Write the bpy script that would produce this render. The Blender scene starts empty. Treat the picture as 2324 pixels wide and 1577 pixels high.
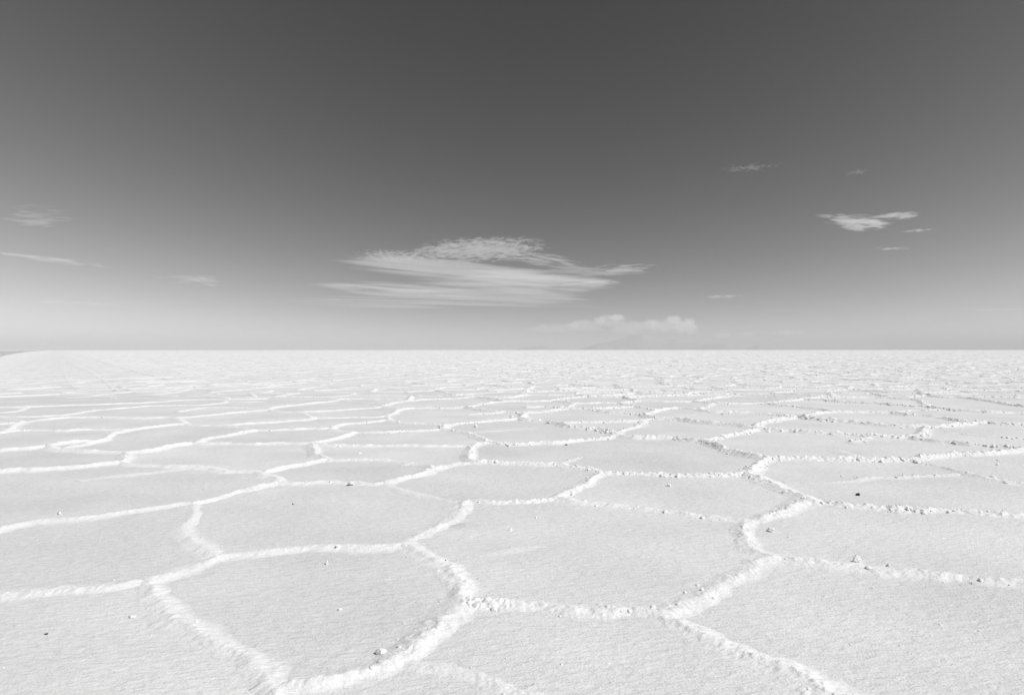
import bpy, bmesh, math, random
import numpy as np
from mathutils import Vector, Matrix
from mathutils.geometry import delaunay_2d_cdt

random.seed(11)
RNG = np.random.default_rng(11)
S = bpy.context.scene
C = S.collection

# ------------------------------------------------------------------ camera
EYE = 1.6
FPX = 1549.3            # focal length, in pixels of a 2324 px wide frame (24 mm on 36 mm)
CX, HY = 1162.0, 793.0  # principal column, horizon row in that frame
cam_d = bpy.data.cameras.new('camera')
cam_d.lens = 24.0
cam_d.sensor_width = 36.0
cam_d.clip_start = 0.05
cam_d.clip_end = 400000.0
cam = bpy.data.objects.new('camera', cam_d)
cam.location = (0, 0, EYE)
cam.rotation_euler = (math.radians(90.0 + 0.14), 0, 0)
C.objects.link(cam)
S.camera = cam

# ------------------------------------------------------------------ sky and sun
SUN_EL = math.radians(51)
SUN_AZ = math.radians(108)      # clockwise from the viewing direction: right and a little behind the viewer
SKY_STRENGTH = 0.10
SKY_POWER = 1.5
SKY_GAIN = 0.86
SKY_SIDE, SKY_LEFT = 2.7, 0.26
world = bpy.data.worlds.new('World')
S.world = world
world.use_nodes = True
wn = world.node_tree.nodes
wl = world.node_tree.links
wn.clear()
w_out = wn.new('ShaderNodeOutputWorld')
w_bg = wn.new('ShaderNodeBackground')
w_sky = wn.new('ShaderNodeTexSky')
w_sky.sky_type = 'NISHITA'
w_sky.sun_disc = False
w_sky.sun_elevation = SUN_EL
w_sky.sun_rotation = SUN_AZ
w_sky.altitude = 3650
w_sky.air_density = 1.0
w_sky.dust_density = 0.6
w_sky.ozone_density = 1.0
# black and white film behind a red filter: the red part of the sky alone, with the film's contrast
w_sep = wn.new('ShaderNodeSeparateColor')
w_sc = wn.new('ShaderNodeMath'); w_sc.operation = 'MULTIPLY'; w_sc.inputs[1].default_value = 0.25
w_pow = wn.new('ShaderNodeMath'); w_pow.operation = 'POWER'; w_pow.inputs[1].default_value = SKY_POWER
w_mul = wn.new('ShaderNodeMath'); w_mul.operation = 'MULTIPLY'; w_mul.inputs[1].default_value = 4.0 * SKY_GAIN
wl.new(w_sky.outputs[0], w_sep.inputs[0])
wl.new(w_sep.outputs[0], w_sc.inputs[0])
wl.new(w_sc.outputs[0], w_pow.inputs[0])
wl.new(w_pow.outputs[0], w_mul.inputs[0])
# the air is paler towards the sun's side and the side opposite to it
w_tc = wn.new('ShaderNodeTexCoord')
w_xyz = wn.new('ShaderNodeSeparateXYZ')
wl.new(w_tc.outputs['Generated'], w_xyz.inputs[0])
w_ax = wn.new('ShaderNodeMath'); w_ax.operation = 'MULTIPLY_ADD'; w_ax.inputs[1].default_value = SKY_SIDE; w_ax.inputs[2].default_value = -SKY_LEFT
wl.new(w_xyz.outputs[0], w_ax.inputs[0])
w_q = wn.new('ShaderNodeMath'); w_q.operation = 'MULTIPLY_ADD'; w_q.inputs[2].default_value = 1.0
wl.new(w_ax.outputs[0], w_q.inputs[0]); wl.new(w_xyz.outputs[0], w_q.inputs[1])
w_f = wn.new('ShaderNodeMath'); w_f.operation = 'MULTIPLY'
wl.new(w_mul.outputs[0], w_f.inputs[0]); wl.new(w_q.outputs[0], w_f.inputs[1])
# the film's shoulder
w_s1 = wn.new('ShaderNodeMath'); w_s1.operation = 'MULTIPLY_ADD'; w_s1.inputs[1].default_value = 0.055; w_s1.inputs[2].default_value = 1.0
w_s2 = wn.new('ShaderNodeMath'); w_s2.operation = 'DIVIDE'
wl.new(w_f.outputs[0], w_s1.inputs[0])
wl.new(w_f.outputs[0], w_s2.inputs[0]); wl.new(w_s1.outputs[0], w_s2.inputs[1])
wl.new(w_s2.outputs[0], w_bg.inputs[0])
w_bg.inputs[1].default_value = SKY_STRENGTH
wl.new(w_bg.outputs[0], w_out.inputs[0])

sun_d = bpy.data.lights.new('sun', 'SUN')
sun_d.energy = 3.72
sun_d.angle = math.radians(0.53)
sun_d.color = (1.0, 1.0, 1.0)
sun = bpy.data.objects.new('sun', sun_d)
sv = Vector((math.sin(SUN_AZ) * math.cos(SUN_EL), math.cos(SUN_AZ) * math.cos(SUN_EL), math.sin(SUN_EL)))
sun.rotation_euler = sv.to_track_quat('Z', 'Y').to_euler()
C.objects.link(sun)

S.view_settings.view_transform = 'Standard'
S.view_settings.look = 'None'
S.view_settings.gamma = 1.0
S.view_settings.exposure = 0.0
S.view_settings.use_curve_mapping = False
S.render.engine = 'CYCLES'
S.cycles.use_denoising = True
S.cycles.denoiser = 'OPENIMAGEDENOISE'
S.cycles.max_bounces = 10
S.cycles.diffuse_bounces = 6
S.cycles.volume_bounces = 7
S.cycles.volume_max_steps = 256
S.cycles.use_adaptive_sampling = False

# ------------------------------------------------------------------ noise
def _hash(ix, iy, iz, seed):
    h = (ix.astype(np.int64) * 374761393 + iy.astype(np.int64) * 668265263 + iz.astype(np.int64) * 2147483647 + seed * 1274126177) & 0xFFFFFFFF
    h = ((h ^ (h >> 13)) * 1274126177) & 0xFFFFFFFF
    h = ((h ^ (h >> 16)) * 2246822519) & 0xFFFFFFFF
    h = h ^ (h >> 15)
    return (h & 0xFFFFFF).astype(np.float64) / 0xFFFFFF

def noise3(x, y, z, seed=0):
    x = np.asarray(x, float); y = np.asarray(y, float); z = np.asarray(z, float)
    x, y, z = np.broadcast_arrays(x, y, z)
    ix = np.floor(x); iy = np.floor(y); iz = np.floor(z)
    fx = x - ix; fy = y - iy; fz = z - iz
    ux = fx * fx * fx * (fx * (fx * 6 - 15) + 10)
    uy = fy * fy * fy * (fy * (fy * 6 - 15) + 10)
    uz = fz * fz * fz * (fz * (fz * 6 - 15) + 10)
    r = 0
    for dx in (0, 1):
        for dy in (0, 1):
            for dz in (0, 1):
                wgt = (ux if dx else 1 - ux) * (uy if dy else 1 - uy) * (uz if dz else 1 - uz)
                r = r + wgt * _hash(ix + dx, iy + dy, iz + dz, seed)
    return r * 2 - 1          # -1..1

def fbm(x, y, z, seed=0, octv=3):
    a, s, r = 1.0, 1.0, 0
    for k in range(octv):
        r = r + a * noise3(x * s, y * s, z * s, seed + k * 17)
        a *= 0.5; s *= 2.03
    return r

def sstep(a, b, x):
    t = np.clip((np.asarray(x, float) - a) / (b - a), 0, 1)
    return t * t * (3 - 2 * t)

# ------------------------------------------------------------------ helpers
def mesh_obj(name, verts, faces, mat, parent=None, smooth=True, crest=None):
    me = bpy.data.meshes.new(name)
    verts = np.asarray(verts, dtype=np.float32).reshape(-1, 3)
    if isinstance(faces, np.ndarray):
        n, k = faces.shape
        me.vertices.add(len(verts))
        me.vertices.foreach_set('co', verts.ravel())
        me.loops.add(n * k)
        me.loops.foreach_set('vertex_index', faces.astype(np.int32).ravel())
        me.polygons.add(n)
        me.polygons.foreach_set('loop_start', np.arange(0, n * k, k, dtype=np.int32))
        me.polygons.foreach_set('loop_total', np.full(n, k, dtype=np.int32))
        me.update(calc_edges=True)
    else:
        me.from_pydata([tuple(v) for v in verts], [], faces)
        me.update()
    if smooth:
        me.polygons.foreach_set('use_smooth', np.ones(len(me.polygons), dtype=bool))
    me.materials.append(mat)
    if crest is not None:
        at = me.attributes.new('crest', 'FLOAT', 'POINT')
        at.data.foreach_set('value', np.asarray(crest, dtype=np.float32))
    o = bpy.data.objects.new(name, me)
    C.objects.link(o)
    if parent is not None:
        o.parent = parent
    return o

def tag(o, label=None, cat=None, group=None, kind=None):
    if label: o['label'] = label
    if cat: o['category'] = cat
    if group: o['group'] = group
    if kind: o['kind'] = kind
    return o

def ground_pt(u, v):
    d = EYE * FPX / (v - HY)
    return ((u - CX) * d / FPX, d)

# ------------------------------------------------------------------ materials
def new_mat(name):
    m = bpy.data.materials.new(name)
    m.use_nodes = True
    nt = m.node_tree
    nt.nodes.clear()
    return m, nt.nodes, nt.links

def salt_material(name, lo, hi, bump_strength, streak, rough=0.75, spec=0.25, crest=None):
    m, n, l = new_mat(name)
    out = n.new('ShaderNodeOutputMaterial')
    bs = n.new('ShaderNodeBsdfPrincipled')
    bs.inputs['Roughness'].default_value = rough
    bs.inputs['Specular IOR Level'].default_value = spec
    geo = n.new('ShaderNodeNewGeometry')
    mp = n.new('ShaderNodeMapping')
    mp.inputs['Rotation'].default_value = (0, 0, math.radians(-14))
    mp.inputs['Scale'].default_value = (1.0 / streak, 1.0, 1.0)
    l.new(geo.outputs['Position'], mp.inputs['Vector'])
    n1 = n.new('ShaderNodeTexNoise'); n1.inputs['Scale'].default_value = 27.0; n1.inputs['Detail'].default_value = 5.0; n1.inputs['Roughness'].default_value = 0.55
    n1.inputs['Distortion'].default_value = 0.4
    l.new(mp.outputs[0], n1.inputs['Vector'])
    n2 = n.new('ShaderNodeTexNoise'); n2.inputs['Scale'].default_value = 75.0; n2.inputs['Detail'].default_value = 4.0
    l.new(geo.outputs['Position'], n2.inputs['Vector'])
    n3 = n.new('ShaderNodeTexNoise'); n3.inputs['Scale'].default_value = 0.8; n3.inputs['Detail'].default_value = 3.0
    l.new(geo.outputs['Position'], n3.inputs['Vector'])
    # tone: patches, streaks of dust in the salt crust, and a little difference from piece to piece
    oi = n.new('ShaderNodeObjectInfo')
    ma = n.new('ShaderNodeMath'); ma.operation = 'MULTIPLY_ADD'; ma.inputs[1].default_value = 0.40; 
    l.new(n1.outputs[0], ma.inputs[0])
    mb_ = n.new('ShaderNodeMath'); mb_.operation = 'MULTIPLY'; mb_.inputs[1].default_value = 0.6
    l.new(n3.outputs[0], mb_.inputs[0]); l.new(mb_.outputs[0], ma.inputs[2])
    mc = n.new('ShaderNodeMath'); mc.operation = 'MULTIPLY_ADD'; mc.inputs[1].default_value = 0.14
    l.new(oi.outputs['Random'], mc.inputs[0]); l.new(ma.outputs[0], mc.inputs[2])
    mr = n.new('ShaderNodeMapRange')
    mr.inputs['From Min'].default_value = 0.36; mr.inputs['From Max'].default_value = 0.78
    mr.inputs['To Min'].default_value = lo; mr.inputs['To Max'].default_value = hi
    l.new(mc.outputs[0], mr.inputs[0])
    if crest:       # the clean crystals of the crest give way to dusty crust at the foot
        at = n.new('ShaderNodeAttribute'); at.attribute_name = 'crest'
        mr2 = n.new('ShaderNodeMapRange')
        mr2.inputs['From Min'].default_value = 0.32; mr2.inputs['From Max'].default_value = 0.72
        mr2.inputs['To Min'].default_value = crest[0]; mr2.inputs['To Max'].default_value = crest[1]
        l.new(mc.outputs[0], mr2.inputs[0])
        mx = n.new('ShaderNodeMix'); mx.data_type = 'FLOAT'
        l.new(at.outputs['Fac'], mx.inputs[0]); l.new(mr.outputs[0], mx.inputs[2]); l.new(mr2.outputs[0], mx.inputs[3])
        l.new(mx.outputs[0], bs.inputs['Base Color'])
    else:
        l.new(mr.outputs[0], bs.inputs['Base Color'])
    add = n.new('ShaderNodeMath'); add.operation = 'MULTIPLY_ADD'; add.inputs[1].default_value = 0.28
    l.new(n2.outputs[0], add.inputs[0]); l.new(n1.outputs[0], add.inputs[2])
    bp = n.new('ShaderNodeBump'); bp.inputs['Strength'].default_value = bump_strength; bp.inputs['Distance'].default_value = 0.022
    l.new(add.outputs[0], bp.inputs['Height'])
    l.new(bp.outputs[0], bs.inputs['Normal'])
    l.new(bs.outputs[0], out.inputs[0])
    return m

M_FLAT = salt_material('salt_crust', 0.68, 0.865, 0.80, 2.2)
M_RIDGE = salt_material('salt_ridge_crystal', 0.68, 0.865, 0.6, 1.6, crest=(0.83, 0.89))
M_CLOD = salt_material('salt_clod_crystal', 0.84, 0.92, 0.35, 1.0)
for nd in M_CLOD.node_tree.nodes:
    if nd.type == 'BSDF_PRINCIPLED':      # light soaks into the loose crystals
        nd.inputs['Subsurface Weight'].default_value = 0.6
        nd.inputs['Subsurface Radius'].default_value = (1, 1, 1)
        nd.inputs['Subsurface Scale'].default_value = 0.012
M_TRACK = salt_material('pressed_salt', 0.79, 0.90, 0.4, 3.0)

def plain_material(name, lo, hi, scale, rough=0.8):
    m, n, l = new_mat(name)
    out = n.new('ShaderNodeOutputMaterial')
    bs = n.new('ShaderNodeBsdfPrincipled'); bs.inputs['Roughness'].default_value = rough
    tc = n.new('ShaderNodeTexCoord')
    nz = n.new('ShaderNodeTexNoise'); nz.inputs['Scale'].default_value = scale; nz.inputs['Detail'].default_value = 6
    l.new(tc.outputs['Object'], nz.inputs['Vector'])
    mr = n.new('ShaderNodeMapRange'); mr.inputs['From Min'].default_value = .3; mr.inputs['From Max'].default_value = .7
    mr.inputs['To Min'].default_value = lo; mr.inputs['To Max'].default_value = hi
    l.new(nz.outputs[0], mr.inputs[0]); l.new(mr.outputs[0], bs.inputs['Base Color'])
    l.new(bs.outputs[0], out.inputs[0])
    return m

M_STONE = plain_material('dark_stone', 0.012, 0.035, 30.0, 0.6)
M_ROCK = plain_material('mountain_rock', 0.42, 0.47, 0.0006)
m, n_, l_ = new_mat('brine')
o_ = n_.new('ShaderNodeOutputMaterial'); b_ = n_.new('ShaderNodeBsdfPrincipled')
b_.inputs['Base Color'].default_value = (0.12, 0.12, 0.12, 1); b_.inputs['Roughness'].default_value = 0.06
nz_ = n_.new('ShaderNodeTexNoise'); nz_.inputs['Scale'].default_value = 0.4; g_ = n_.new('ShaderNodeNewGeometry')
l_.new(g_.outputs['Position'], nz_.inputs['Vector'])
bp_ = n_.new('ShaderNodeBump'); bp_.inputs['Strength'].default_value = 0.02; l_.new(nz_.outputs[0], bp_.inputs['Height']); l_.new(bp_.outputs[0], b_.inputs['Normal'])
l_.new(b_.outputs[0], o_.inputs[0])
M_WATER = m

# ------------------------------------------------------------------ the salt flat: one sheet to the horizon, falling away beyond it
R_EARTH = 6371000.0 / 3.0
def drop(r):
    r = np.asarray(r, float)
    q = np.maximum(0, r - 400.0)
    k = 0.002 * R_EARTH
    return -np.where(q < k, q ** 2 / (2 * R_EARTH), k * k / (2 * R_EARTH) + 0.002 * (q - k))

rings = [0.0] + list(np.geomspace(2.0, 200000.0, 170))
NA = 180
vs = [(0, 0, 0)]; fs = []
for i, r in enumerate(rings[1:]):
    for k in range(NA):
        a = 2 * math.pi * k / NA
        vs.append((r * math.sin(a), r * math.cos(a), float(drop(r))))
for k in range(NA):
    fs.append((0, 1 + (k + 1) % NA, 1 + k))
for i in range(len(rings) - 2):
    b0 = 1 + i * NA; b1 = b0 + NA
    for k in range(NA):
        k2 = (k + 1) % NA
        fs.append((b0 + k, b0 + k2, b1 + k2, b1 + k))
flat = mesh_obj('salt_flat', vs, fs, M_FLAT)
tag(flat, 'white salt flat cracked into polygons reaching to the horizon', None, None, 'structure')

# ------------------------------------------------------------------ ridge network: near ridges one by one, then a cellular net beyond
# rows of (column, row) points read off a 2324 px wide frame, put on the ground plane by ground_pt; weight = relative size
T = []
def R(wt, *p): T.append((wt, [(p[i], p[i + 1]) for i in range(0, len(p), 2)]))
R(.95, 655,1640, 650,1565, 600,1530, 560,1500, 500,1470, 440,1440, 400,1420, 385,1395, 345,1350, 320,1325)
R(1.1, 650,1565, 700,1555, 790,1535, 860,1515, 920,1485, 960,1455, 1000,1425, 1040,1395, 1062,1370)
R(.55, 905,1495, 950,1512, 1000,1522, 1060,1530, 1100,1545, 1170,1570, 1230,1590, 1330,1640)
R(1.05, 1062,1370, 1110,1378, 1150,1382, 1200,1382, 1260,1385, 1310,1395, 1370,1395, 1420,1392, 1460,1398, 1500,1405)
R(1, 1500,1405, 1540,1380, 1590,1352, 1640,1330, 1690,1310, 1735,1275, 1755,1268)
R(1.1, 1500,1405, 1560,1432, 1600,1455, 1640,1478, 1690,1498, 1740,1515, 1790,1538, 1830,1560, 1880,1585, 1960,1640)
R(.9, 1062,1370, 1045,1345, 1030,1320, 1010,1295, 980,1275, 945,1258, 930,1245)
R(.95, 930,1245, 870,1248, 800,1247, 740,1250, 690,1246, 640,1252, 580,1260, 530,1265, 490,1270)
R(1, 490,1270, 440,1290, 400,1305, 360,1318, 320,1325)
R(1, 320,1325, 270,1330, 200,1338, 130,1342, 60,1352, 0,1358, -120,1372, -260,1385)
R(.75, 490,1270, 470,1255, 445,1238, 415,1218, 406,1210, 428,1190, 440,1170, 440,1148)
R(.9, 440,1148, 390,1152, 320,1162, 240,1172, 160,1182, 100,1185, 40,1195, 0,1205, -100,1230)
R(.9, 440,1148, 490,1135, 540,1120, 590,1108, 632,1100)
R(.8, 632,1100, 680,1100, 740,1098, 790,1099, 840,1103, 870,1100)
R(.9, 870,1100, 910,1090, 950,1083, 985,1068, 1020,1058, 1078,1053)
R(.5, 870,1100, 900,1112, 940,1125, 980,1133, 1020,1142, 1055,1148, 1075,1140)
R(1, 1075,1140, 1050,1165, 1020,1185, 990,1205, 960,1220, 930,1245)
R(.8, 1075,1140, 1120,1145, 1180,1142, 1240,1140, 1270,1135)
R(1, 1270,1135, 1300,1115, 1330,1098, 1355,1082, 1370,1078)
R(.95, 1270,1135, 1320,1145, 1370,1150, 1420,1155, 1480,1163, 1540,1168, 1600,1175, 1660,1182, 1705,1188)
R(.9, 1705,1188, 1680,1210, 1690,1230, 1705,1250, 1755,1268)
R(1, 1705,1188, 1740,1175, 1780,1160, 1810,1148, 1840,1142)
R(1.1, 1840,1142, 1800,1125, 1770,1110, 1740,1098, 1705,1088, 1690,1079)
R(1.05, 1840,1142, 1880,1145, 1920,1152, 1970,1157, 2030,1162, 2090,1163, 2150,1165, 2220,1168, 2290,1172, 2330,1175, 2440,1184)
R(1.2, 1755,1268, 1800,1275, 1860,1283, 1920,1290, 1970,1297, 2020,1303, 2080,1307, 2130,1312, 2190,1315, 2240,1325, 2290,1330, 2330,1333, 2460,1347)
R(.8, 1370,1078, 1430,1080, 1500,1082, 1560,1085, 1610,1083, 1660,1083, 1690,1079)
R(1, 1690,1079, 1715,1062, 1750,1045)
R(1, 1750,1045, 1827,1045, 1897,1047, 1966,1048, 2036,1047, 2106,1043, 2176,1036, 2246,1033, 2324,1024, 2400,1014)
R(.6, 2060,1047, 2106,1059, 2162,1071, 2197,1080, 2228,1087, 2263,1094, 2298,1101, 2324,1103, 2420,1113)
R(.45, 2170,1079, 2089,1083, 2036,1085, 1960,1089, 1914,1097, 1862,1099, 1792,1097)
R(1.2, 1584,1005, 1625,1017, 1649,1028, 1680,1033, 1708,1040, 1750,1045)
R(.9, 1584,1005, 1635,998, 1670,989, 1701,982, 1724,979)
R(1, 1584,1005, 1554,1000, 1510,998, 1469,998, 1425,997, 1396,991)
R(1.2, 1396,991, 1378,983, 1358,978, 1324,976, 1287,973, 1260,965, 1232,961, 1199,958, 1182,954)
R(.8, 1396,991, 1375,998, 1334,1002, 1293,1005, 1256,1009, 1219,1010, 1192,1012, 1158,1013, 1114,1009)
R(.7, 1114,1009, 1100,1002, 1080,992, 1053,985, 1029,980, 1004,977)
R(.9, 1114,1009, 1087,1011, 1070,1017, 1063,1026, 1061,1037, 1067,1048, 1078,1053)
R(.9, 1078,1053, 1131,1054, 1185,1056, 1239,1058, 1273,1059, 1300,1064, 1334,1068, 1370,1078)
R(.45, 1273,1059, 1300,1049, 1314,1042)
R(.8, 1182,954, 1158,956, 1121,958, 1087,961, 1056,963, 1029,966, 1009,970, 1004,977)
R(1, 1182,954, 1190,945, 1186,941)
R(.5, 1396,991, 1402,981, 1442,973, 1456,965, 1459,956)
R(.7, 1260,965, 1307,961, 1375,961, 1442,960, 1459,956, 1490,954)
R(1.2, 1490,954, 1470,950, 1458,944)
R(.9, 1458,944, 1476,939, 1497,932, 1524,929, 1555,930, 1586,933)
R(1.2, 1490,954, 1537,956, 1578,960, 1612,963, 1662,968, 1700,973, 1724,979)
R(1, 1724,979, 1757,981, 1792,982, 1827,985, 1879,988, 1932,991, 1984,993, 2030,996, 2076,998)
R(1, 1724,979, 1710,972, 1736,960, 1775,954, 1810,949)
R(1.3, 1810,949, 1845,956, 1883,958, 1925,961, 1967,965, 2019,970, 2057,972, 2092,972, 2106,973)
R(1, 2106,973, 2099,980, 2092,989, 2076,998)
R(.9, 2106,973, 2141,972, 2176,968, 2211,963, 2228,961)
R(.8, 2228,961, 2263,965, 2298,967, 2324,968, 2420,975)
R(1, 2228,961, 2207,961, 2169,958, 2134,951, 2089,947, 2054,944, 2019,939)
R(.9, 2019,939, 1967,938, 1897,938)
R(.8, 1897,938, 1855,940, 1827,947, 1810,949)
R(.9, 1897,938, 1879,933, 1845,930, 1810,926, 1775,923, 1738,918)
R(.8, 1738,918, 1757,915, 1792,912, 1820,908)
R(1, 1810,949, 1771,947, 1729,942, 1688,940, 1653,939, 1611,939, 1586,933)
R(1, 2076,998, 2106,1003, 2131,1007, 2169,1010, 2204,1014, 2239,1017, 2263,1019, 2291,1021, 2324,1024)
R(.5, 2110,981, 2159,986, 2194,989, 2246,994, 2324,1000, 2420,1008)
R(.5, 1984,993, 1953,1003, 1935,1008)
R(.35, 1893,1024, 1914,1031, 1935,1038)
R(.9, 1576,914, 1618,918, 1660,919, 1701,918, 1738,918)
R(.7, 1586,933, 1607,925, 1618,918)
R(1.1, 1820,908, 1848,911, 1879,912, 1932,916, 1967,918, 2002,919, 2036,923, 2071,925, 2106,926, 2152,932)
R(.9, 2152,932, 2176,935, 2211,937, 2253,940, 2324,940, 2420,946)
R(.7, 2152,932, 2106,933, 2054,935, 2019,939)
R(1, 1820,908, 1792,904, 1757,901, 1722,899, 1688,897, 1653,896, 1618,897, 1583,895)
R(.9, 1820,908, 1845,904, 1897,904, 1967,904, 2036,907, 2089,910, 2106,926)
R(1.1, 2085,895, 2106,900, 2141,904, 2183,905, 2228,911, 2263,916, 2288,921, 2324,926, 2420,938)
R(.8, 2085,895, 2134,892, 2176,889, 2193,888)
R(1, 0,1026, 39,1023, 78,1021, 104,1016, 135,1011, 169,1007, 203,1004)
R(.8, -90,1037, 0,1026)
R(.9, 104,1016, 122,1024, 143,1026, 182,1028, 221,1029, 260,1030, 292,1032)
R(1, 292,1032, 312,1030, 339,1028, 365,1021, 385,1016, 406,1013, 437,1011)
R(.9, 437,1011, 469,1011, 495,1011, 534,1011, 573,1012, 623,1010, 675,1010, 708,1010)
R(.9, 437,1011, 456,1003, 482,996, 508,993, 542,986, 581,980)
R(.9, 581,980, 623,980, 662,979, 701,977, 737,977, 749,976)
R(1.1, 292,1032, 287,1045, 279,1052, 271,1055)
R(1, 271,1055, 234,1059, 195,1063, 156,1067, 117,1069, 78,1071, 39,1073, 0,1076, -100,1086)
R(.9, 271,1055, 299,1059, 339,1061, 391,1062, 430,1062, 464,1064, 487,1068, 508,1073, 547,1074, 597,1075)
R(1, 597,1075, 602,1081, 623,1089, 632,1100)
R(1, 597,1075, 623,1069, 662,1062, 701,1056, 743,1048)
R(.9, 743,1048, 779,1047, 831,1046, 870,1047, 896,1050, 915,1055, 948,1057, 977,1061, 985,1068)
R(.9, 743,1048, 730,1043, 722,1037, 714,1028, 709,1019, 708,1010)
R(.8, 708,1010, 727,1015, 779,1015, 831,1016, 883,1015, 935,1015, 987,1016, 1053,1016, 1070,1017)
R(1, 708,1010, 732,1006, 753,1000, 774,994, 795,987, 808,985)
R(.8, 808,985, 844,986, 883,985, 922,983, 961,981, 1004,977)
R(.6, 808,985, 790,982, 766,980, 749,976)
R(.9, 749,976, 766,968, 792,965, 826,963, 857,960, 878,957)
R(.6, 878,957, 909,963, 948,964, 987,966, 1009,970)
R(.9, 878,957, 875,951, 883,944, 894,938, 904,933, 922,931, 941,929)
R(.8, 941,929, 974,929, 1000,929, 1027,929, 1057,927)
R(.8, 941,929, 909,929, 878,927, 866,926)
R(.9, 866,926, 818,931, 779,933, 740,935, 701,937, 670,938)
R(.8, 670,938, 649,938, 628,937, 612,933)
R(.7, 670,938, 685,940, 698,946, 711,951)
R(.7, 711,951, 766,951, 805,950, 844,950, 868,948, 876,947)
R(.9, 711,951, 691,956, 662,958, 623,961, 584,964, 545,966, 505,969)
R(.7, 505,969, 534,972, 560,976, 581,980)
R(.7, 505,969, 482,968, 456,969, 430,966, 417,966)
R(1, 417,966, 391,967, 359,972, 326,975, 299,979, 273,983, 253,987)
R(1, 253,987, 250,995, 234,1003, 208,1009, 182,1015, 150,1019)
R(.8, 299,979, 260,978, 221,978, 182,979, 143,981, 91,980, 39,980, 0,986, -80,996)
R(.9, 417,966, 406,955, 396,951)
R(.8, 396,951, 365,951, 326,952, 286,951, 234,950, 182,950, 156,950, 117,953, 78,958, 57,961)
R(1, 57,961, 39,965, 26,972, 21,980)
R(.8, 57,961, 39,957, 26,953, 0,950, -60,947)
R(.9, 396,951, 430,949, 469,945, 508,942, 547,938, 612,933)
R(.8, 0,939, 44,937, 52,930, 60,927)
R(.8, -60,947, 52,949, 104,947, 156,944, 208,934, 247,931, 312,927, 331,924, 391,922, 456,923, 508,917, 518,912)
R(.7, 518,912, 534,916, 605,914)
R(.7, 404,937, 443,930, 482,926, 547,927, 612,933)
R(.8, -60,929, 0,927, 52,927, 104,924, 182,922, 247,920, 286,918, 323,917, 365,914, 406,911, 469,909, 547,909, 605,907)
R(.9, 612,933, 612,929, 649,924, 701,918, 753,914, 769,910)
R(.7, 769,910, 792,914, 831,916, 878,921)
R(.9, 866,926, 878,921, 909,914, 935,912, 974,908, 1039,907, 1066,904)
R(1.1, 1066,904, 1092,905, 1131,909, 1141,914)
R(.8, 769,910, 779,908, 826,908, 883,909, 928,911)
R(1.1, 1057,927, 1086,933, 1112,936, 1142,938)
R(.9, 1142,938, 1167,940, 1199,940, 1233,937, 1272,933, 1287,930)
R(.6, 1063,944, 1089,943, 1128,940, 1142,938)
R(.9, 1287,930, 1267,929, 1251,927, 1230,926, 1194,927)
R(.9, 1287,930, 1298,922, 1311,918)
R(1, 1287,930, 1311,931, 1350,933, 1371,937, 1402,940, 1441,942, 1458,944)
R(.8, 1287,930, 1324,930, 1363,930, 1391,928, 1438,925)
R(1.1, 1438,925, 1415,921, 1404,918)
R(.9, 1438,925, 1464,929, 1480,933)
R(.9, 1404,918, 1441,914, 1449,912)
R(.8, 1404,918, 1376,917, 1350,917, 1311,918)
R(.8, 1311,918, 1272,914, 1251,912)
R(.9, 1251,912, 1285,907, 1311,904, 1342,901)
R(.9, 1251,912, 1207,913, 1168,913, 1141,914)
R(.8, 1141,914, 1089,920, 1055,927)
R(.8, 1449,912, 1506,914, 1576,914)
R(.8, 1576,914, 1584,911, 1610,907, 1650,903)
R(1.2, 1449,912, 1428,907, 1415,905)
R(.9, 1415,905, 1376,903, 1342,901)
R(.9, 1415,905, 1454,901, 1493,900, 1532,899, 1583,895)
R(.25, 190,1092, 250,1083, 310,1078, 380,1070, 440,1064)
R(.2, 1040,1271, 1090,1263, 1180,1250, 1270,1243)
R(.3, 1060,985, 1120,981, 1180,976, 1240,971)

TRACED_TOP = 905.0
def in_traced(x, y, pad=0.0):
    if y < 2.0: return False
    v = HY + EYE * FPX / y
    u = CX + x / y * FPX
    return v > TRACED_TOP - pad and v < 1600 and -30 < u < 2354

# weld ends and crossings that were read off a pixel or two apart
allpts = [p for _, pl in T for p in pl]
nodes = []
def weld(p):
    for q in nodes:
        if abs(q[0] - p[0]) < 6 and abs(q[1] - p[1]) < 2.6: return q
    nodes.append(p); return p
chains = []     # (weight, ground polyline)
ends = []
for wt, pl in T:
    q = [weld(pl[0])] + pl[1:-1] + [weld(pl[-1])]
    g = [ground_pt(*p) for p in q]
    chains.append([wt, g])
    ends += [g[0], g[-1]]

# cellular net for everything else
def voronoi_edges(seeds):
    vts, eds, fcs, *_ = delaunay_2d_cdt([Vector(s) for s in seeds], [], [], 0, 1e-6)
    P = np.array([(v.x, v.y) for v in vts])
    F = np.array([f for f in fcs if len(f) == 3])
    A, B, D = P[F[:, 0]], P[F[:, 1]], P[F[:, 2]]
    dd = 2 * (A[:, 0] * (B[:, 1] - D[:, 1]) + B[:, 0] * (D[:, 1] - A[:, 1]) + D[:, 0] * (A[:, 1] - B[:, 1]))
    a2, b2, d2 = (A ** 2).sum(1), (B ** 2).sum(1), (D ** 2).sum(1)
    cc = np.stack([(a2 * (B[:, 1] - D[:, 1]) + b2 * (D[:, 1] - A[:, 1]) + d2 * (A[:, 1] - B[:, 1])) / dd,
                   (a2 * (D[:, 0] - B[:, 0]) + b2 * (A[:, 0] - D[:, 0]) + d2 * (B[:, 0] - A[:, 0])) / dd], 1)
    own = {}
    for fi, f in enumerate(F):
        for i in range(3):
            k = (min(f[i], f[(i + 1) % 3]), max(f[i], f[(i + 1) % 3]))
            own.setdefault(k, []).append(fi)
    return [(cc[a], cc[b]) for a, b in (v for v in own.values() if len(v) == 2)]

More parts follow.
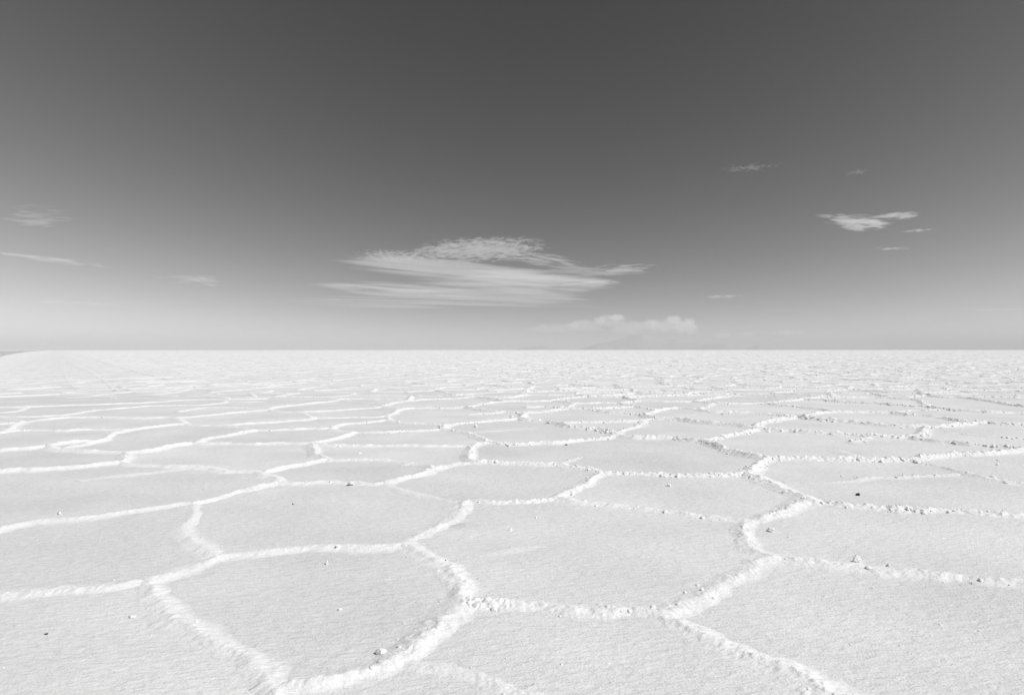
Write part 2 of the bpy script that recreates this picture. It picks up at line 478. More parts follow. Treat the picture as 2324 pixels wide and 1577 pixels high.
FAR = 620.0
def seed_band(y0, y1, cell, keep=1.0):
    out = []
    y = y0
    while y < y1:
        half = y * 0.82 + 7
        x = -half
        while x < half:
            out.append((x + random.uniform(-.42, .42) * cell, y + random.uniform(-.42, .42) * cell))
            x += cell
        y += cell
    return out
seeds = seed_band(-2, 60, 1.85) + seed_band(60, 130, 2.1) + seed_band(130, 240, 2.6) + seed_band(240, FAR, 5.0)
vor = voronoi_edges(seeds)
net = []
for a, b in vor:
    ln = math.hypot(*(a - b))
    if ln > 9 or ln < 0.12: continue
    ia, ib = in_traced(*a), in_traced(*b)
    mid = (a + b) / 2
    if ia and ib: continue
    if ia or ib:
        if ia: a, b = b, a
        lo, hi = 0.0, 1.0
        for _ in range(20):
            t = (lo + hi) / 2
            p = a + (b - a) * t
            if in_traced(*p): hi = t
            else: lo = t
        p = a + (b - a) * lo
        best = min(ends, key=lambda e: (e[0] - p[0]) ** 2 + (e[1] - p[1]) ** 2)
        if math.hypot(best[0] - p[0], best[1] - p[1]) < 0.25 * ln + 0.06 * p[1]:
            b = np.array(best)
        else:
            b = p
    net.append((random.uniform(.6, 1.1), [tuple(a), tuple(b)]))

# ------------------------------------------------------------------ ridges
def smooth_path(pl, ds, seed):
    P = np.array(pl, float)
    def beyond(a, b):
        d = a - b
        return a + d / (np.hypot(*d) + 1e-9) * 0.07
    P = np.concatenate([[beyond(P[0], P[1])], P, [beyond(P[-1], P[-2])]])     # runs a little into its neighbours
    for _ in range(2):      # corner cutting keeps the ends
        if len(P) > 2:
            Q = [P[0]]
            for i in range(len(P) - 1):
                a, b = P[i], P[i + 1]
                if i > 0: Q.append(a * .75 + b * .25)
                if i < len(P) - 2: Q.append(a * .25 + b * .75)
            Q.append(P[-1]); P = np.array(Q)
    seg = np.hypot(*np.diff(P, axis=0).T)
    cum = np.concatenate([[0], np.cumsum(seg)])
    L = cum[-1]
    n = max(3, int(L / ds) + 1)
    s = np.linspace(0, L, n)
    X = np.interp(s, cum, P[:, 0]); Y = np.interp(s, cum, P[:, 1])
    tx = np.gradient(X, s); ty = np.gradient(Y, s)
    q = np.hypot(tx, ty) + 1e-9
    nx, ny = -ty / q, tx / q
    env = np.minimum(1, np.minimum(s, L - s) / 0.12)
    off = (0.030 * fbm(s * 3.0, seed, 0, 5, 2) + 0.010 * noise3(s * 13, seed, 3, 9)) * env
    return s, X + nx * off, Y + ny * off, nx, ny, L

def icos(sub):
    bm = bmesh.new()
    bmesh.ops.create_icosphere(bm, subdivisions=sub, radius=1.0)
    v = np.array([x.co[:] for x in bm.verts]); f = np.array([[y.index for y in x.verts] for x in bm.faces])
    bm.free()
    return v, f
ICO = {k: icos(k) for k in (1, 2, 3, 4)}

def chunk_shape(sub, seed, n_planes=11, rough=.10):
    """a broken, faceted piece of crust: a ball cut by planes"""
    v, f = ICO[sub]
    rg = np.random.default_rng(seed)
    k = np.full(len(v), 1.05)
    for _ in range(n_planes):
        d = rg.normal(size=3); d /= np.linalg.norm(d)
        k = np.minimum(k, rg.uniform(.45, .95) / np.maximum(v @ d, .05))
    k = k * (1 + rough * fbm(v[:, 0] * 2.4 + seed, v[:, 1] * 2.4, v[:, 2] * 2.4, 3, 3))
    return v * k[:, None]
CHUNKS = {sub: [chunk_shape(sub, 100 + i) for i in range(12)] for sub in (1, 2, 3)}

def lump(c, r, sub, seed, flat=0.75):
    rg = np.random.default_rng(int(abs(seed) * 1000) % 2 ** 31)
    v = CHUNKS[sub][rg.integers(0, 12)]
    a = rg.uniform(0, 6.28)
    ca, sa = math.cos(a), math.sin(a)
    sx, sy = rg.uniform(.75, 1.45), rg.uniform(.7, 1.1)
    x, y, z = v[:, 0] * sx, v[:, 1] * sy, v[:, 2] * flat
    tl = rg.uniform(-.5, .5)
    x, z = x * math.cos(tl) - z * math.sin(tl), x * math.sin(tl) + z * math.cos(tl)
    q = np.stack([x * ca - y * sa, x * sa + y * ca, z], 1) * r
    return q + np.asarray(c), ICO[sub][1]

def lumpiness(x, y):
    q = x / max(y, 1.5)
    return max(0.18 + 0.82 * float(sstep(-0.32, 0.12, q)), 0.5 * float(sstep(5.5, 3.5, y)))

end_count = {}
for _w, g in [(w_, g_) for w_, g_ in chains] + net:
    for p in g:
        k = (round(p[0], 2), round(p[1], 2)); end_count[k] = end_count.get(k, 0) + 1
traced_pts = np.array([p for _w, g in chains for p in g])
def end_kind(p):
    """does the ridge end against another one?"""
    if end_count.get((round(p[0], 2), round(p[1], 2)), 0) > 1: return True
    d2 = np.hypot(traced_pts[:, 0] - p[0], traced_pts[:, 1] - p[1])
    return int((d2 < 0.03 * p[1] + .02).sum()) > 1
RIDGE_SEED = [0]
def ridge_geometry(wt, pl, lod=1.0, base=0.012):
    RIDGE_SEED[0] += 1
    sd = RIDGE_SEED[0]
    mx = sum(p[0] for p in pl) / len(pl); my = sum(p[1] for p in pl) / len(pl)
    dist = max(2.5, min(math.hypot(p[0], p[1]) for p in pl))
    ds = max(0.0075, dist * 0.0018) / lod
    s, X, Y, nx, ny, L = smooth_path(pl, ds, sd * 3.7)
    nt = int(np.clip(27 * lod * (4.5 / dist) ** 0.5, 7, 27)) | 1
    lp = lumpiness(mx, my)
    # size along the ridge, tapering out at free ends
    wn_ = min(1.0, wt / 0.8)
    e0, e1 = end_kind(pl[0]), end_kind(pl[-1])
    tap = np.sqrt(np.clip(np.minimum(s, L - s) / 0.10, 0, 1))       # rounded ends
    if not e0: tap = np.minimum(tap, sstep(0, 0.45 * L if wt < .5 else 0.3, s))
    if not e1: tap = np.minimum(tap, sstep(0, 0.45 * L if wt < .5 else 0.3, L - s))
    far_k = float(sstep(5, 12, dist))
    H = 0.0215 * (1 + (0.75 + .55 * lp) * far_k) * wt * (1.0 + 0.30 * fbm(s * 1.7, sd, 1.5, 21, 2) + 0.34 * lp * noise3(s * 7.0, sd, 2.5, 22))
    H = np.maximum(H, np.maximum(0.004, 0.012 * wt)) * np.maximum(tap, .02)
    W = (0.155 + 0.06 * wt) * (1 + .1 * far_k) * (1.0 + 0.30 * fbm(s * 2.3, sd, 4.5, 23, 2)) * (0.6 + 0.4 * tap)
    patch = sstep(-0.25, 0.55, fbm(s * 1.5, sd, 8.5, 25, 2))       # broken stretches between smooth ones
    patch = patch * (1 - .45 * far_k) + .45 * far_k
    ls = lp * (0.22 + 0.95 * patch)
    skew = 0.25 * noise3(s * 1.1, sd, 7.5, 24)
    t = np.linspace(-1, 1, nt)
    t = np.sign(t) * np.abs(t) ** 1.25
    TT, SS = np.meshgrid(t, s)
    Hh, Ww, Sk = H[:, None], W[:, None], skew[:, None]
    PX = X[:, None] + nx[:, None] * TT * Ww
    PY = Y[:, None] + ny[:, None] * TT * Ww
    tc = TT - Sk * (1 - TT ** 2)
    prof = 0.66 * np.exp(-(tc / 0.34) ** 2) + 0.16 * np.exp(-(tc / 0.55) ** 2) + 0.18 * np.exp(-np.abs(tc) / 0.13)
    edge = 1 - TT ** 4
    b1 = np.abs(noise3(PX * 26, PY * 26, sd, 31))
    b2 = np.abs(noise3(PX * 61, PY * 61, sd, 32))
    b3 = fbm(PX * 9, PY * 9, sd, 33, 2)
    env = np.sqrt(np.clip(prof, 0, 1))
    env = env * tap[:, None] * wn_
    z = Hh * prof + env * ((0.003 + (0.019 + .012 * far_k) * ls[:, None]) * (b1 - 0.22) + (0.002 + 0.010 * ls[:, None]) * (b2 - 0.22) + 0.006 * b3) * min(1.2, 0.2 + wt * .9)
    # the crest breaks into overhanging crystals
    jx = fbm(PX * 22, PY * 22, 5.1 + sd, 41, 2); jy = fbm(PX * 22, PY * 22, 9.7 + sd, 43, 2)
    amp = 0.012 * env * (0.2 + ls[:, None])
    PX = PX + jx * amp; PY = PY + jy * amp
    z = base + z * edge - 0.020 * (1 - edge)
    V = np.stack([PX, PY, z], -1).reshape(-1, 3)
    ns = len(s)
    idx = np.arange(ns * nt).reshape(ns, nt)
    Fq = np.stack([idx[:-1, :-1], idx[:-1, 1:], idx[1:, 1:], idx[1:, :-1]], -1).reshape(-1, 4)
    F3 = np.concatenate([Fq[:, [0, 2, 1]], Fq[:, [0, 3, 2]]])
    Vs, Fs = [V], [F3]
    crest = [np.clip(sstep(0.03, 0.30, prof * (0.85 + .3 * b3)) * (0.25 + .75 * wn_) * (.3 + .7 * tap[:, None]), 0, 1).ravel()]
    nv = len(V)
    # broken lumps grown on the crest
    cnt = np.random.default_rng(sd).poisson(max(0, L) * (5.0 + 40.0 * lp * lp) * min(1, wt * wt + .05) * (1 + .7 * far_k))
    rg = np.random.default_rng(sd + 999)
    for k in range(cnt):
        i = rg.integers(0, ns)
        tt = rg.normal(0, 0.24)
        r = (0.006 + 0.019 * rg.random() ** (2.6 - .9 * far_k)) * (0.65 + 0.5 * lp)
        r *= 1 + 0.8 * far_k
        if rg.random() > tap[i] * (0.08 + patch[i]): continue
        zz = base - r * .15 + H[i] * 0.72 * math.exp(-(tt / 0.45) ** 2)
        sub = 2 if dist < 9 * lod else 1
        q, f = lump((X[i] + nx[i] * tt * W[i], Y[i] + ny[i] * tt * W[i], zz), r, sub, sd + k * 1.7, rg.uniform(.6, 1.2))
        Vs.append(q); Fs.append(f + nv); nv += len(q); crest.append(np.ones(len(q)))
    return np.concatenate(Vs), np.concatenate(Fs), np.concatenate(crest)

def visible(pl):
    return any(p[1] > 2.9 and abs(p[0] / p[1]) < 0.765 for p in pl)

def screen_size(pl):
    p0, p1 = pl[0], pl[-1]
    d = min(math.hypot(*p) for p in pl)
    Lg = sum(math.hypot(pl[i + 1][0] - pl[i][0], pl[i + 1][1] - pl[i][1]) for i in range(len(pl) - 1))
    return Lg / d / d

cand = [(screen_size(g), wt, g) for wt, g in chains if visible(g)]
cand += [(screen_size(g), wt, g) for wt, g in net if visible(g) and min(math.hypot(*p) for p in g) < 45]
cand.sort(key=lambda c: -c[0])
N_RIDGES = 295
single = cand[:N_RIDGES]
single_ids = {id(c[2]) for c in single}
for _, wt, g in single:
    V, F, cr_ = ridge_geometry(wt, g)
    mesh_obj('salt_ridge', V, F, M_RIDGE, flat, crest=cr_)
rest = [(wt, g) for wt, g in chains + net if id(g) not in single_ids]


Vs, Fs, Cs, nv = [], [], [], 0
far_list = []
for wt, g in rest:
    dd = min(math.hypot(*p) for p in g)
    if not any(p[1] > -1 and abs(p[0]) < p[1] * 0.80 + 4.5 for p in g): continue
    if dd < 9:
        V, F, cr_ = ridge_geometry(wt, g, 0.5, 0.0)
        Cs.append(cr_); Vs.append(V); Fs.append(F + nv); nv += len(V)
    else:
        for i in range(len(g) - 1): far_list.append((wt, g[i], g[i + 1]))

# far ridges, all at once: jagged crest line with two flanks each
WEDGE = [(-300, 860), (-140, 836), (-60, 822), (0, 809.5), (22, 804.8), (40, 801.8), (62, 798.8), (84, 796.9), (110, 795.6), (126, 795.0)]
TRK = np.array([(128.0 - CX) / FPX, 1.0]); TRK /= np.linalg.norm(TRK)
TRN = np.array([TRK[1], -TRK[0]])
def keep_far(f):
    m_ = (np.array(f[1]) + np.array(f[2])) / 2
    if m_[1] < 20: return True
    u_, v_ = CX + m_[0] / m_[1] * FPX, HY + EYE * FPX / m_[1]
    return not (u_ < 126 and v_ < np.interp(u_, [e[0] for e in WEDGE], [e[1] for e in WEDGE]) + 1.0)
far_list = [f for f in far_list if keep_far(f)]
fw = np.array([f[0] for f in far_list])
fa = np.array([f[1] for f in far_list]); fb = np.array([f[2] for f in far_list])
fd = np.maximum(4, np.hypot(*((fa + fb) / 2).T))
fL = np.hypot(*(fb - fa).T) + 1e-9
fn = np.clip(fL / np.maximum(0.045, fd * 0.0021 * (1 + 1.5 * sstep(50, 150, fd))), 3, 40).astype(int)
rid = np.repeat(np.arange(len(fn)), fn)
start = np.concatenate([[0], np.cumsum(fn)[:-1]])
loc = np.arange(len(rid)) - start[rid]
sp = loc / (fn[rid] - 1)
tn = (fb - fa) / fL[:, None]
nn = np.stack([-tn[:, 1], tn[:, 0]], 1)[rid]
Lr, dr, wr, sdr = fL[rid], fd[rid], fw[rid], rid * 1.37
endf = np.minimum(1, np.minimum(sp, 1 - sp) * 6)
ext = 0.09 / Lr * (2 * sp - 1)
off = 0.07 * fbm(sp * Lr * 2.2, sdr, 0, 51, 2) * endf
XX = fa[rid, 0] + (fb - fa)[rid, 0] * (sp + ext) + nn[:, 0] * off
YY = fa[rid, 1] + (fb - fa)[rid, 1] * (sp + ext) + nn[:, 1] * off
lpr = 0.18 + 0.82 * sstep(-0.32, 0.12, XX / np.maximum(YY, 1.5))
HH = 0.029 * wr * (1 + 0.45 * noise3(sp * Lr * 2, sdr, 1, 52) + 1.05 * lpr * np.abs(noise3(sp * Lr * 9 * np.minimum(1, 30 / dr + .25), sdr, 2, 53)) ** 1.5 * 1.6 - .25 * lpr)
on_trk = np.exp(-((XX * TRN[0] + YY * TRN[1]) / 4.5) ** 2) * sstep(25, 70, dr)
HH = HH * (1 - .6 * on_trk) * (0.9 + .15 * lpr)
HH = np.maximum(HH, 0.006) * np.minimum(1.35, 0.8 + dr / 120)
HH = HH * np.where((loc == 0) | (loc == fn[rid] - 1), .12, 1)
WW = 0.11 * (1 + 0.3 * noise3(sp * Lr * 3, sdr, 3, 54)) * np.minimum(1.4, 0.9 + dr / 150)
dz = drop(dr)
rows = []
for t, h in ((-1, -.012), (-.45, .55), (0.02, 1.0), (.4, .6), (1, -.012)):
    hz = (HH * h if h > 0 else h) + dz
    rows.append(np.stack([XX + nn[:, 0] * t * WW, YY + nn[:, 1] * t * WW, hz], -1))
V = np.stack(rows, 1).reshape(-1, 3)
idx = np.arange(len(rid) * 5).reshape(-1, 5)
ok = rid[:-1] == rid[1:]
Fq = np.stack([idx[:-1, :-1][ok], idx[:-1, 1:][ok], idx[1:, 1:][ok], idx[1:, :-1][ok]], -1).reshape(-1, 4)
Cs.append(np.tile(np.array([0., .8, 1., .8, 0.]), len(rid)))
Vs.append(V); Fs.append(np.concatenate([Fq[:, [0, 2, 1]], Fq[:, [0, 3, 2]]]) + nv)
# broken lumps on the nearer of them
nv += len(V)
rg = np.random.default_rng(77)
pick = np.nonzero((dr < 110) & (YY > 20) & (np.abs(XX) < .8 * YY) & (rg.random(len(rid)) < 0.26 * lpr ** 2 * np.minimum(1, 35 / dr)))[0]
for i in pick:
    r = (0.012 + 0.030 * rg.random() ** 2) * min(1.5, .8 + dr[i] / 90)
    q, f = lump((XX[i] + rg.normal(0, .03), YY[i] + rg.normal(0, .03), HH[i] * .8 + dz[i]), r, 1, i * .37, rg.uniform(.6, 1.1))
    Vs.append(q); Fs.append(f + nv); nv += len(q); Cs.append(np.ones(len(q)))
print('far lumps', len(pick))
fr = mesh_obj('distant_ridges', np.concatenate(Vs), np.concatenate(Fs), M_RIDGE, flat, crest=np.concatenate(Cs))
fr['kind'] = 'stuff'
print('ridges', len(single), len(rest), 'stuff tris', sum(len(f) for f in Fs))

# ------------------------------------------------------------------ the salt plates between the ridges
PLATE_FAR = 26.0
def in_plates(x, y): return 1.9 < y < PLATE_FAR and abs(x) < y * 0.80 + 1.5
cp, ce = [], []
for wt, g in chains + net:
    if not any(in_plates(*p) for p in g): continue
    b0 = len(cp)
    cp += [Vector(p) for p in g]
    ce += [(b0 + i, b0 + i + 1) for i in range(len(g) - 1)]
y = 1.9
while y < PLATE_FAR:
    st = max(0.13, 0.045 * y)
    x = -(y * 0.80 + 1.5)
    while x < y * 0.80 + 1.5:
        cp.append(Vector((x + random.uniform(-.3, .3) * st, y + random.uniform(-.3, .3) * st)))
        x += st
    y += st
ov, oe, of, _a, orig_e, _b = delaunay_2d_cdt(cp, ce, [], 0, 1e-4)
OV = np.array([(v.x, v.y) for v in ov])
wall = {tuple(sorted(e)) for e, src in zip(oe, orig_e) if len(src)}
tri = [f for f in of if len(f) == 3 and in_plates(*(OV[list(f)].mean(0)))]
adj = {}
for ti, f in enumerate(tri):
    for i in range(3):
        adj.setdefault(tuple(sorted((f[i], f[(i + 1) % 3]))), []).append(ti)
comp = [-1] * len(tri)
regions = []
for t0 in range(len(tri)):
    if comp[t0] >= 0: continue
    comp[t0] = len(regions); st = [t0]; reg = []
    while st:
        t = st.pop(); reg.append(t)
        f = tri[t]
        for i in range(3):
            k = tuple(sorted((f[i], f[(i + 1) % 3])))
            if k in wall: continue
            for o2 in adj[k]:
                if comp[o2] < 0:
                    comp[o2] = comp[t0]; st.append(o2)
    regions.append(reg)
PZ = 0.008 * fbm(OV[:, 0] * 1.3, OV[:, 1] * 1.3, 0, 61, 2) + 0.004 * noise3(OV[:, 0] * 5, OV[:, 1] * 5, 0, 62)
pl_list = []
for reg in regions:
    F = np.array([tri[t] for t in reg])
    P = OV[F]
    ar = np.abs((P[:, 1, 0] - P[:, 0, 0]) * (P[:, 2, 1] - P[:, 0, 1]) - (P[:, 1, 1] - P[:, 0, 1]) * (P[:, 2, 0] - P[:, 0, 0])).sum() / 2
    cen = P.reshape(-1, 2)
    vis = ((cen[:, 1] > 2.8) & (np.abs(cen[:, 0] / cen[:, 1]) < 0.765)).any()
    if ar > 0.02 and vis: pl_list.append((ar / (cen[:, 1].mean() ** 3), F))
pl_list.sort(key=lambda a: -a[0])
for k, (_s, F) in enumerate(pl_list[:295]):
    used = np.unique(F)
    remap = {int(u): i for i, u in enumerate(used)}
    lev = 0.010 + 0.004 * random.random()
    V = np.stack([OV[used, 0], OV[used, 1], lev + 0.6 * PZ[used]], -1)
    V[:, 2] = np.maximum(V[:, 2], 0.004)
    F2 = np.array([[remap[int(i)] for i in f] for f in F])
    cnt = {}
    for f in F2:
        for i in range(3):
            cnt[(f[i], f[(i + 1) % 3])] = cnt.get((f[i], f[(i + 1) % 3]), 0) + 1
    bd = [(a, b) for (a, b) in cnt if (b, a) not in cnt]
    n0 = len(V)
    low = {}
    ext = []
    for a, b in bd:
        for q in (a, b):
            if q not in low:
                low[q] = n0 + len(ext); ext += [tuple(V[q]), (V[q, 0], V[q, 1], -0.006)]
    sk = []
    for a, b in bd:
        sk += [(low[b], low[a], low[a] + 1), (low[b], low[a] + 1, low[b] + 1)]
    V = np.concatenate([V, np.array(ext)]); F2 = np.concatenate([F2, np.array(sk)])
    mesh_obj('salt_plate', V, F2, M_FLAT, flat)
print('plates', len(pl_list))

# ------------------------------------------------------------------ crumbs of salt strewn over the plates (too many to count)
Vs, Fs, nv = [], [], 0
def crumb(x, y, r, sub, sd, flatk=.7, z0=0.012):
    global nv
    q, f = lump((x, y, z0 + r * 0.25), r, sub, sd, flatk)
    Vs.append(q); Fs.append(f + nv); nv += len(q)
rc = np.random.default_rng(5)
k = 0
while k < 380:
    y = 2.6 + 20 * rc.random() ** 1.6
    x = rc.uniform(-.8, .8) * y
    if rc.random() > lumpiness(x, y) * .8 + .15: continue
    r = 0.0028 + 0.008 * rc.random() ** 4
    crumb(x, y, r, 1, k * .77, rc.uniform(.4, .9)); k += 1
for _s, wt, g in single:      # and more of it along the foot of each ridge
    dist = min(math.hypot(*p) for p in g)
    if dist > 16: continue
    for i in range(len(g) - 1):
        a, b = np.array(g[i]), np.array(g[i + 1])
        L = math.hypot(*(b - a))
        t = (b - a) / (L + 1e-9)
        for _k in range(rc.poisson(L * 22 * lumpiness(*((a + b) / 2)))):
            p = a + t * L * rc.random() + np.array([-t[1], t[0]]) * rc.normal(0, .12)
            crumb(p[0], p[1], 0.002 + 0.007 * rc.random() ** 3.5, 1, rc.random() * 99, rc.uniform(.5, 1))
cr = mesh_obj('salt_crumbs', np.concatenate(Vs), np.concatenate(Fs), M_CLOD)
tag(cr, 'small white salt crumbs strewn over the cracked salt plates', 'salt crumbs', None, 'stuff')

# ------------------------------------------------------------------ loose clods and dark stones, one by one
def clod(u, v, px, name, label, cat, mat, n_lobes=3, flatk=.8, group=None, z0=0.012, seed=None):
    x, y = ground_pt(u, v)
    r = px * y / FPX / 2 * (0.6 if name == 'salt_clod' else 1.0)
    sd = (seed if seed is not None else u * .013 + v * .007)
    f0 = ICO[4][1]
    q = chunk_shape(4, int(u * 7 + v), 9 + 2 * n_lobes, .14) * r * 1.15
    q[:, 2] *= flatk
    q[:, 2] -= q[:, 2].min() * .75
    o = mesh_obj(name, q, f0, mat)
    o.location = (x, y, z0 - r * .05)
    tag(o, label, cat, group)
    return o
def sc(u, v, px, label, **kw): clod(u, v, px, 'salt_clod', label, 'salt clod', M_CLOD, group='loose salt clods', z0=kw.pop('z0', .008), **kw)
sc(1943, 1279, 27, 'largest pale salt clod beside the ridge in the right foreground', n_lobes=2, flatk=.95)
sc(1972, 1300, 30, 'blocky shaded salt clod jutting out of the right foreground ridge', flatk=.7, z0=.012)
sc(135, 1170, 15, 'small salt clod above the long ridge at the left edge', flatk=1)
sc(442, 1421, 20, 'round salt clod touching the ridge in the lower left corner', flatk=1)
sc(866, 1489, 40, 'broken white salt clod behind the bend of the lowest ridge', flatk=.6)
sc(766, 1250, 17, 'flat salt slab lying on the crest of the left middle ridge', flatk=.45, z0=.035)
sc(742, 1283, 13, 'pointed salt clod standing just below the left middle ridge', flatk=1.2)
sc(796, 1104, 24, 'salt clod cluster sitting on the ridge in the left middle distance', flatk=.8, z0=.02)
sc(916, 1419, 13, 'low salt clod on the inner edge of the ridge at bottom centre', flatk=.7)
sc(902, 1456, 10, 'tiny salt clod in the plate just behind the lowest ridge', flatk=.9)
sc(772, 1387, 20, 'flat salt clod in the middle of the large bottom left plate', flatk=.55)
sc(1157, 1208, 16, 'bright salt clod alone in the central plate, left side', flatk=.9)
sc(1518, 1106, 18, 'angular salt clod alone in the plate right of centre', flatk=.8)
sc(1216, 1179, 10, 'small pointed salt clod under the central branching ridge', flatk=1)
sc(1592, 1348, 22, 'salt clod with a dark shadow beside the right foreground ridge', flatk=1, z0=.016)
sc(1555, 1350, 14, 'small salt clod left of the one shadowed by the right ridge', flatk=.8)
sc(1320, 1337, 12, 'flat salt clod in the large central foreground plate', flatk=.6)
sc(1749, 1210, 26, 'rounded salt clod in the crook of the right ridge bend', flatk=.7)
sc(1790, 1222, 14, 'lone flat salt clod in the plate right of the ridge bend', flatk=.55)
sc(1325, 1144, 14, 'dark sided salt clod behind the long thin ridge at centre', flatk=.9)
sc(1912, 1044, 0.1 + 22, 'mound of salt on the ridge in the right middle distance', flatk=.6, z0=.02)
sc(1911, 1084, 14, 'flat salt clod on the weak ridge right of centre', flatk=.5)
sc(2266, 1048, 13, 'upper of two salt clods near the right edge', flatk=.6)
sc(2263, 1059, 13, 'lower of two salt clods near the right edge', flatk=1)
sc(2134, 1424, 14, 'small salt clod left of its twin in the bottom right plate', flatk=.7)
sc(2058, 1420, 12, 'low salt clod near the lower right ridge, left of its twin', flatk=.7)
sc(2221, 1436, 12, 'small salt clod right of its twin in the bottom right plate', flatk=.8)
sc(302, 1404, 32, 'low wide salt lump in the bottom left plate', flatk=.3)
sc(399, 1370, 12, 'small salt clod in the bottom left plate near the ridge corner', flatk=.6)
sc(1147, 1500, 10, 'shaded salt clod right of the bend in the lowest ridge', flatk=1)
sc(1080, 971, 14, 'salt clod in the far plate left of the zigzag ridge', flatk=.8)
sc(1160, 950, 16, 'salt clod standing behind the far zigzag ridge', flatk=1)
sc(1641, 943, 13, 'far salt clod alone on the plate at the upper right', flatk=.8)
sc(816, 1104 - 72, 18, 'flat pair of salt flakes in the left middle plate', flatk=.35)
def stn(u, v, px, label, **kw): clod(u, v, px, 'pebble', label, 'pebble', M_STONE, group='dark pebbles', **kw)
stn(1948, 1127, 9, 'largest black pebble lying alone on the right hand plate')
stn(1011, 1278, 5.5, 'small black pebble beside the ridge in the centre foreground')
stn(1285, 1012, 6, 'flat black pebble beside the ridge in the middle distance', flatk=.5)
stn(665, 1148, 4, 'tiny black pebble on the left middle plate')
stn(106, 1443, 8, 'flat dark pebble on the plate in the lower left corner', flatk=.35)

# ------------------------------------------------------------------ wheel tracks on the left, brine pool on the far left
tdir = TRK      # the way the vehicles went
tnor = np.array([tdir[1], -tdir[0]])
for off_, wd in ((-3.4, .8), (-1.1, .5), (0.75, .5), (2.0, .55), (5.2, .9)):
    ss = np.concatenate([np.arange(26, 120, 1.2), np.geomspace(120, 2600, 80)])
    wob = off_ + 0.35 * fbm(ss * .02, off_, 0, 81, 2)
    wv = wd * (1 + .25 * noise3(ss * .15, off_, 1, 82)) * np.clip((ss - 27) / 45, 0.02, 1)
    a = tdir[None] * ss[:, None] + tnor[None] * (wob - wv / 2)[:, None]
    b = tdir[None] * ss[:, None] + tnor[None] * (wob + wv / 2)[:, None]
    zz = drop(ss) + 0.010
    V = np.concatenate([np.stack([a[:, 0], a[:, 1], zz], 1), np.stack([b[:, 0], b[:, 1], zz], 1)])
    n = len(ss); i = np.arange(n - 1)
    F = np.stack([i, i + n, i + n + 1, i + 1], 1)
    o = mesh_obj('track', V, F, M_TRACK)
    tag(o, None, None, None, 'structure')

edge = [(-140, 836), (-60, 822), (0, 809.5), (22, 804.8), (40, 801.8), (62, 798.8), (84, 796.9), (110, 795.6), (126, 795.0)]
near = [ground_pt(*e) for e in edge]
far_e = [ground_pt(u, v) for u, v in [(126, 795.0), (100, 795.4), (60, 796.2), (0, 797.0), (-60, 797.4), (-140, 798.0)]]
ring = near + far_e
def zw(p): return float(drop(math.hypot(*p))) + 0.02
nn_ = len(near)
V = []
resamp = lambda L_, k_: [np.array([np.interp(t, np.linspace(0, 1, len(L_)), [p[c] for p in L_]) for c in (0, 1)]) for t in np.linspace(0, 1, k_)]
na, fb2 = resamp(near, 40), resamp(far_e[::-1], 40)
K = 30
for j in range(40):
    for k in range(K):
        t = (k / (K - 1)) ** 2
        p = na[j] * (1 - t) + fb2[j] * t
        V.append((p[0], p[1], zw(p)))
F = np.array([(j * K + k, j * K + k + 1, (j + 1) * K + k + 1, (j + 1) * K + k) for j in range(39) for k in range(K - 1)])
w = mesh_obj('water', V, F[:, ::-1].copy(), M_WATER)
tag(w, None, None, None, 'structure')

# ------------------------------------------------------------------ far mountains
def mountain(prof, D, name, seed):
    us = np.array([p[0] for p in prof], float); vv = np.array([p[1] for p in prof], float)
    n = 160; m = 28
    u = np.linspace(us[0], us[-1], n)
    base_z = float(drop(D)) - 20
    vis0 = EYE - 0.00105 * D
    hz = np.interp(u, us, (HY + 1 - vv)) / FPX * D
    hz = hz + 18 * fbm(u * .12, seed, 0, 91, 3) * np.minimum(1, hz / 200)
    X = (u - CX) / FPX * D
    wdt = (X[-1] - X[0]) * .35
    tt = np.linspace(-1, 1, m)
    V = np.zeros((n, m, 3))
    for j, t in enumerate(tt):
        nz = fbm(X / 1500 + seed, t * 6 + seed, 0, 93, 3)
        V[:, j, 0] = X * (1 + t * wdt / D)
        V[:, j, 1] = D + t * wdt
        k = np.exp(-(t / .45) ** 2) * (1 - t ** 8) 
        V[:, j, 2] = np.maximum(base_z, vis0 + (hz + 110 * nz * (abs(t) > .05)) * k - (1 - k) * (vis0 - base_z))
    idx = np.arange(n * m).reshape(n, m)
    F = np.stack([idx[:-1, :-1], idx[1:, :-1], idx[1:, 1:], idx[:-1, 1:]], -1).reshape(-1, 4)
    o = mesh_obj(name, V.reshape(-1, 3), F, M_ROCK)
    tag(o, None, None, None, 'structure')
    return o
def zz2(*p): return [(1150 + p[i] * .2865, 665.8 + p[i + 1] * .2865) for i in range(0, len(p), 2)]
mountain(zz2(560,446, 600,440, 700,405, 800,385, 900,365, 960,345, 1020,328, 1080,320, 1150,343, 1250,365, 1350,365, 1450,385, 1550,405, 1700,400, 1740,402, 1800,435, 1850,446), 60000, 'mountain', 1)
mountain(zz2(1880,446, 1950,425, 2000,408, 2050,425, 2140,446), 58000, 'mountain', 2)
mountain(zz2(60,446, 120,435, 230,418, 320,422, 420,440, 470,446), 58000, 'mountain', 3)

